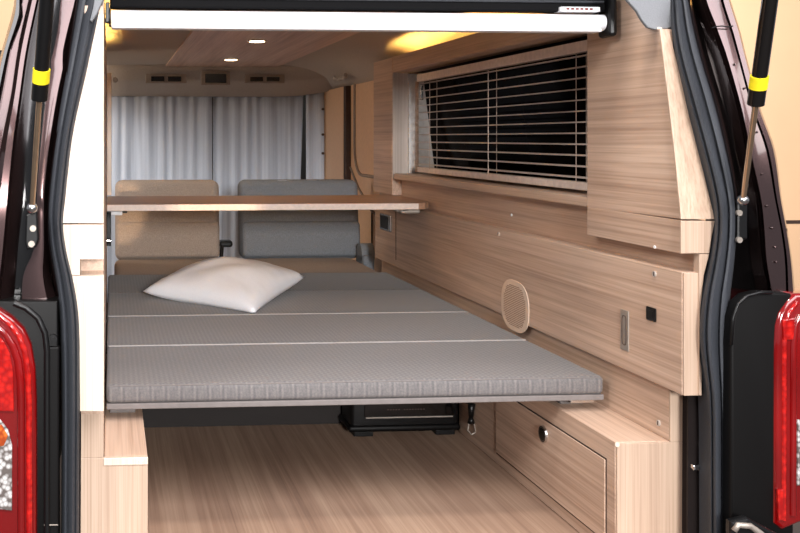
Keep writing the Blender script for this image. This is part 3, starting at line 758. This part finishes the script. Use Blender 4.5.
taillight(1, [(796, 294), (788, 302), (780, 313), (776.5, 326), (775.5, 345), (775, 524), (783, 531), (800, 524), (860, 505), (860, 294)], 1.80,
    [([(797, 302), (789, 312), (785, 326), (784, 345), (783.5, 520)], M['lens_bright'], .005),
     ([(800, 315), (795, 325), (793, 345), (792.5, 515)], M['lens_red'], .007)], M['lens_dark'],
    [('amber_bulb', ((798, 420), (830, 420), (830, 480), (798, 486)), M['lens_clear'], .004),
     ('reflector', ((778, 490), (784, 490), (785, 520), (779, 521)), M['lens_bright'], .006),
     ('sparkle_panel', ((783, 320), (795, 318), (796, 340), (784, 340)), M['lens_bright'], .004)], 'tall narrow red tail light, right side')

# left side of the body
paintband('flange_lip', [(-30, [76.5, 83]), (0, [72, 78]), (50, [66, 70.5]), (93, [61, 66]), (145, [51.5, 56]), (190, [46.5, 50]), (230, [45.5, 48.5]), (250, [47, 50.5]), (300, [57, 60])], [(0, .03), (.6, .01), (.8, -.004), (1, .0)], M['paint'], .04)
paintband('pillar_flange', [(-30, [66, 84]), (0, [60, 80]), (30, [57, 71]), (50, [53, 66.5]), (58, [51, 66]), (63, [49, 68]), (70, [50.5, 66.5]), (93, [46, 61.5]), (145, [40.5, 52]), (190, [36.5, 47]), (213, [36, 46.5]), (250, [33, 47.5]), (275, [22, 50]), (302, [20, 57])], [(0, .03), (.05, .002), (.5, .0), (.74, .0015), (.80, .012), (1, .03)], M['paint'], .04)
paintband('gutter', [(-30, [33, 68]), (0, [28, 63]), (50, [17, 54]), (93, [11, 47]), (145, [11, 42]), (190, [7, 38]), (250, [14, 36]), (302, [10, 60])], [(0, .05), (.5, .055), (1, .05)], M['black_gloss'], .04)
paintband('outer_panel', [(-30, [20, 34, 52]), (0, [18, 28, 45]), (50, [4, 17, 35]), (93, [-6, 10.5, 29]), (145, [-18, 0, 25]), (200, [-30, -8, 22]), (250, [-40, -12, 17]), (302, [-50, -20, 13])], [(0, .03), (.08, .008), (.5, -.004), (.6, .018), (1.0, .02), (1.04, .0), (1.25, -.010), (1.5, -.008), (1.56, .004), (1.64, -.009), (1.75, .006), (2, .03)], M['paint'], .06)
paintband('pillar_molding', [(-30, [16, 24]), (0, [14.5, 21]), (14, [12, 22]), (50, [2, 10]), (93, [-8, 1]), (145, [-20, -10])], [(0, .02), (.3, -.004), (.7, -.002), (1, .01)], M['black_gloss'], .05, yb=lambda p: YO(p)-.02)
# left black corner cover
bm = B(); pts = [P(px, py, Y=1.82) for px, py in ((-60, 300), (16, 301), (57.5, 301), (58.5, 600), (-60, 600))]
poly_prism(bm, pts, (0, .07, 0), .004, 3); shade(link('corner_cover', bm, M['black_satin'], van))
bm = B(); path_tube(bm, [P(px, py, Y=1.812) for px, py in ((14, 303), (26, 308), (38, 318), (45, 333), (47, 350), (47, 600))], .006, 10); shade(link('corner_cover_edge', bm, M['black'], van), 60)
bm = B(); poly_prism(bm, [P(px, py, Y=1.812) for px, py in ((47.5, 347), (59, 347), (58, 600), (47, 600))], (0, .02, 0), .003); link('corner_plate', bm, M['black_satin'], van)
bm = B(); c = P(53, 339, Y=1.81); tube(bm, c+Vector((0, .012, 0)), c, .008, None, 20); tube(bm, c, c+Vector((0, -.003, 0)), .004, None, 16); link('cover_screw', bm, M['black'], van)
bm = B(); path_tube(bm, [P(px, py, Y=1.809) for px, py in ((44, 525), (52, 525), (58, 525))], .0012, 6); link('corner_plate_line', bm, M['steel'], van)
# upper left pale trim wedge
bm = B(); poly_prism(bm, [P(px, py, Y=1.90) for px, py in ((99, -30), (106, -30), (104, -2), (97, 14), (92, 21.5), (90, 20), (93, 8))], (0, .02, 0), .003); tag(link('roof_trim_wedge', bm, M['felt']), 'pale pointed trim piece at top of the left cabinet end', 'trim')

# ------------------------------------------------------------------ gas struts
def strut(pts, label, side):
    # pts: (px,py,Y) for cylinder top, cylinder bottom, rod end
    a, b, c = [P(x, y, Y=Y) for x, y, Y in pts]
    t = thing('gas_strut', label, 'gas strut', c, 'tailgate gas struts')
    d = (b-a).normalized(); r = .0128
    bm = B(); tube(bm, a, b, r, None, 28); tube(bm, b-d*.03, b+d*.004, r*1.12, None, 28); shade(link('cylinder', bm, M['black_gloss'] if side else M['black'], t), 40)
    bm = B(); tube(bm, b-d*.052, b-d*.028, r*1.17, None, 28); shade(link('yellow_band', bm, M['yellow'], t))
    bm = B(); tube(bm, b, c, .0052, None, 18); shade(link('rod', bm, M['rod'], t))
    bm = B(); bmesh.ops.create_uvsphere(bm, u_segments=16, v_segments=10, radius=.011, matrix=Matrix.Translation(c)); link('ball_joint', bm, M['chrome'], t, smooth=True)
    return t, c
t, c = strut([(775.5, -40, 1.55), (756, 102, 1.66), (743, 200, 1.80)], 'black gas strut with yellow band on the right, before the orange wall', 1)
c2 = P(741, 225, Y=1.84)
bm = B(); box(bm, c2.x-.012, c2.x+.012, 1.835, 1.85, c2.z-H-.03, c2.z-H+.05, bev=.005); link('mount_bracket', bm, M['black'], t)
for yy in (213, 240):
    bm = B(); q = P(740, yy, Y=1.83); tube(bm, q+Vector((0, .006, 0)), q, .006, None, 14); link('bracket_screw', bm, M['steel'], t)
t, c = strut([(50, -40, 1.56), (39.5, 97, 1.66), (32, 208, 1.775)], 'black gas strut with yellow band on the left body pillar', 0)
bm = B(); poly_prism(bm, [P(px, py, Y=1.80) for px, py in ((26, 215), (37, 209), (38.5, 240), (36, 247), (27, 250), (25, 243))], (0, .02, 0), .003); link('mount_bracket', bm, M['black'], t)
for px, yy in ((33, 228.5), (31.5, 244)):
    bm = B(); q = P(px, yy, Y=1.797); tube(bm, q+Vector((0, .004, 0)), q+Vector((0, -.002, 0)), .006, None, 14); tube(bm, q+Vector((0, -.002, 0)), q+Vector((0, -.004, 0)), .003, None, 6)
    link('bracket_screw', bm, M['steel'], t)

# ------------------------------------------------------------------ the hall outside
struct('floor_hall', bx(-6, 9, -5, 7.6, -.02, 0, bev=0, rel=False), M['hall_floor'])
wl = struct('wall_hall', bx(-6, 9, 7.5, 7.6, 0, 4, bev=0, rel=False), M['peach'])
zz = P(795, 222, Y=7.49).z
bm = B(); box(bm, 1.8, 9, 7.494, 7.5, zz-.014, zz+.014, bev=0, rel=False); link('wall_groove', bm, M['groove'], wl)
a = P(-14, 50, Y=7.2); b = P(14, 600, Y=7.2)
bm = B(); box(bm, a.x-1.2, b.x-.02, 7.2, 7.3, 0, a.z, bev=.01, rel=False); tag(link('partition', bm, M['black']), 'black partition edge at far left beyond the van', 'partition')

# ------------------------------------------------------------------ light
def area(name, loc, tgt, size, e, col=(1, 1, 1), sy=None):
    L = bpy.data.lights.new(name, 'AREA'); L.energy = e; L.color = col; L.size = size
    if sy: L.shape = 'RECTANGLE'; L.size_y = sy
    o = bpy.data.objects.new(name, L); COL.objects.link(o); o.location = loc
    o.rotation_euler = (Vector(tgt)-Vector(loc)).to_track_quat('-Z', 'Y').to_euler(); return o
area('flash', (.35, -3.2, H+.64), (.55, 3.2, H-.3), .7, 262, (1, .985, .97))
area('hall_lamp_left', (-1.4, .3, H+1.3), (.1, 2.0, H-.1), .7, 42, (1, .96, .92))
area('hall_lamp_high', (.6, 1.75, H+1.6), (.6, 2.2, FL), .35, 26, (1, .92, .84))
area('hall_lamp_right', (3.2, -.3, H+1.4), (1.3, 2.0, H+.1), .9, 18, (1, .97, .95))
area('hall_ceiling_light', (1.5, -2.0, H+3.0), (1.5, -2.0, 0), 4.6, 430, (1, .96, .99), 4.2)
area('hall_wall_wash', (3.5, 4.2, H+1.8), (3.5, 7.5, H+.3), 2.0, 190, (1, .93, .86))
area('hall_wall_wash_left', (-1.8, 4.2, H+1.8), (-1.5, 7.5, H+.6), 1.2, 70, (1, .93, .86))
area('door_warm_fill', (-1.0, 5.0, H+.15), (.6, 4.75, H-.2), .6, 7, (1, .74, .52))  # unseen warm fill added outside the left door opening for the seats
L = bpy.data.lights.new('seat_patch_spot', 'SPOT'); L.energy = 850; L.color = (1, .70, .44); L.spot_size = math.radians(4.0); L.spot_blend = .25; L.shadow_soft_size = .03  # added narrow spot, no known lamp, makes the warm patch on the left seat
so = bpy.data.objects.new('seat_patch_spot', L); COL.objects.link(so); so.location = (2.1, -1.0, H-.13)
so.rotation_euler = (Vector((-.03, 4.5, H-.33))-so.location).to_track_quat('-Z', 'Y').to_euler()
w = bpy.data.worlds.new('world'); scene.world = w; w.use_nodes = True
nt = w.node_tree; bg = nt.nodes['Background']; bg.inputs[0].default_value = (.9, .92, 1, 1); bg.inputs[1].default_value = .35
scene.view_settings.view_transform = 'Standard'; scene.view_settings.look = 'None'
scene.view_settings.gamma = 1; scene.view_settings.use_curve_mapping = False
scene.view_settings.exposure = 0
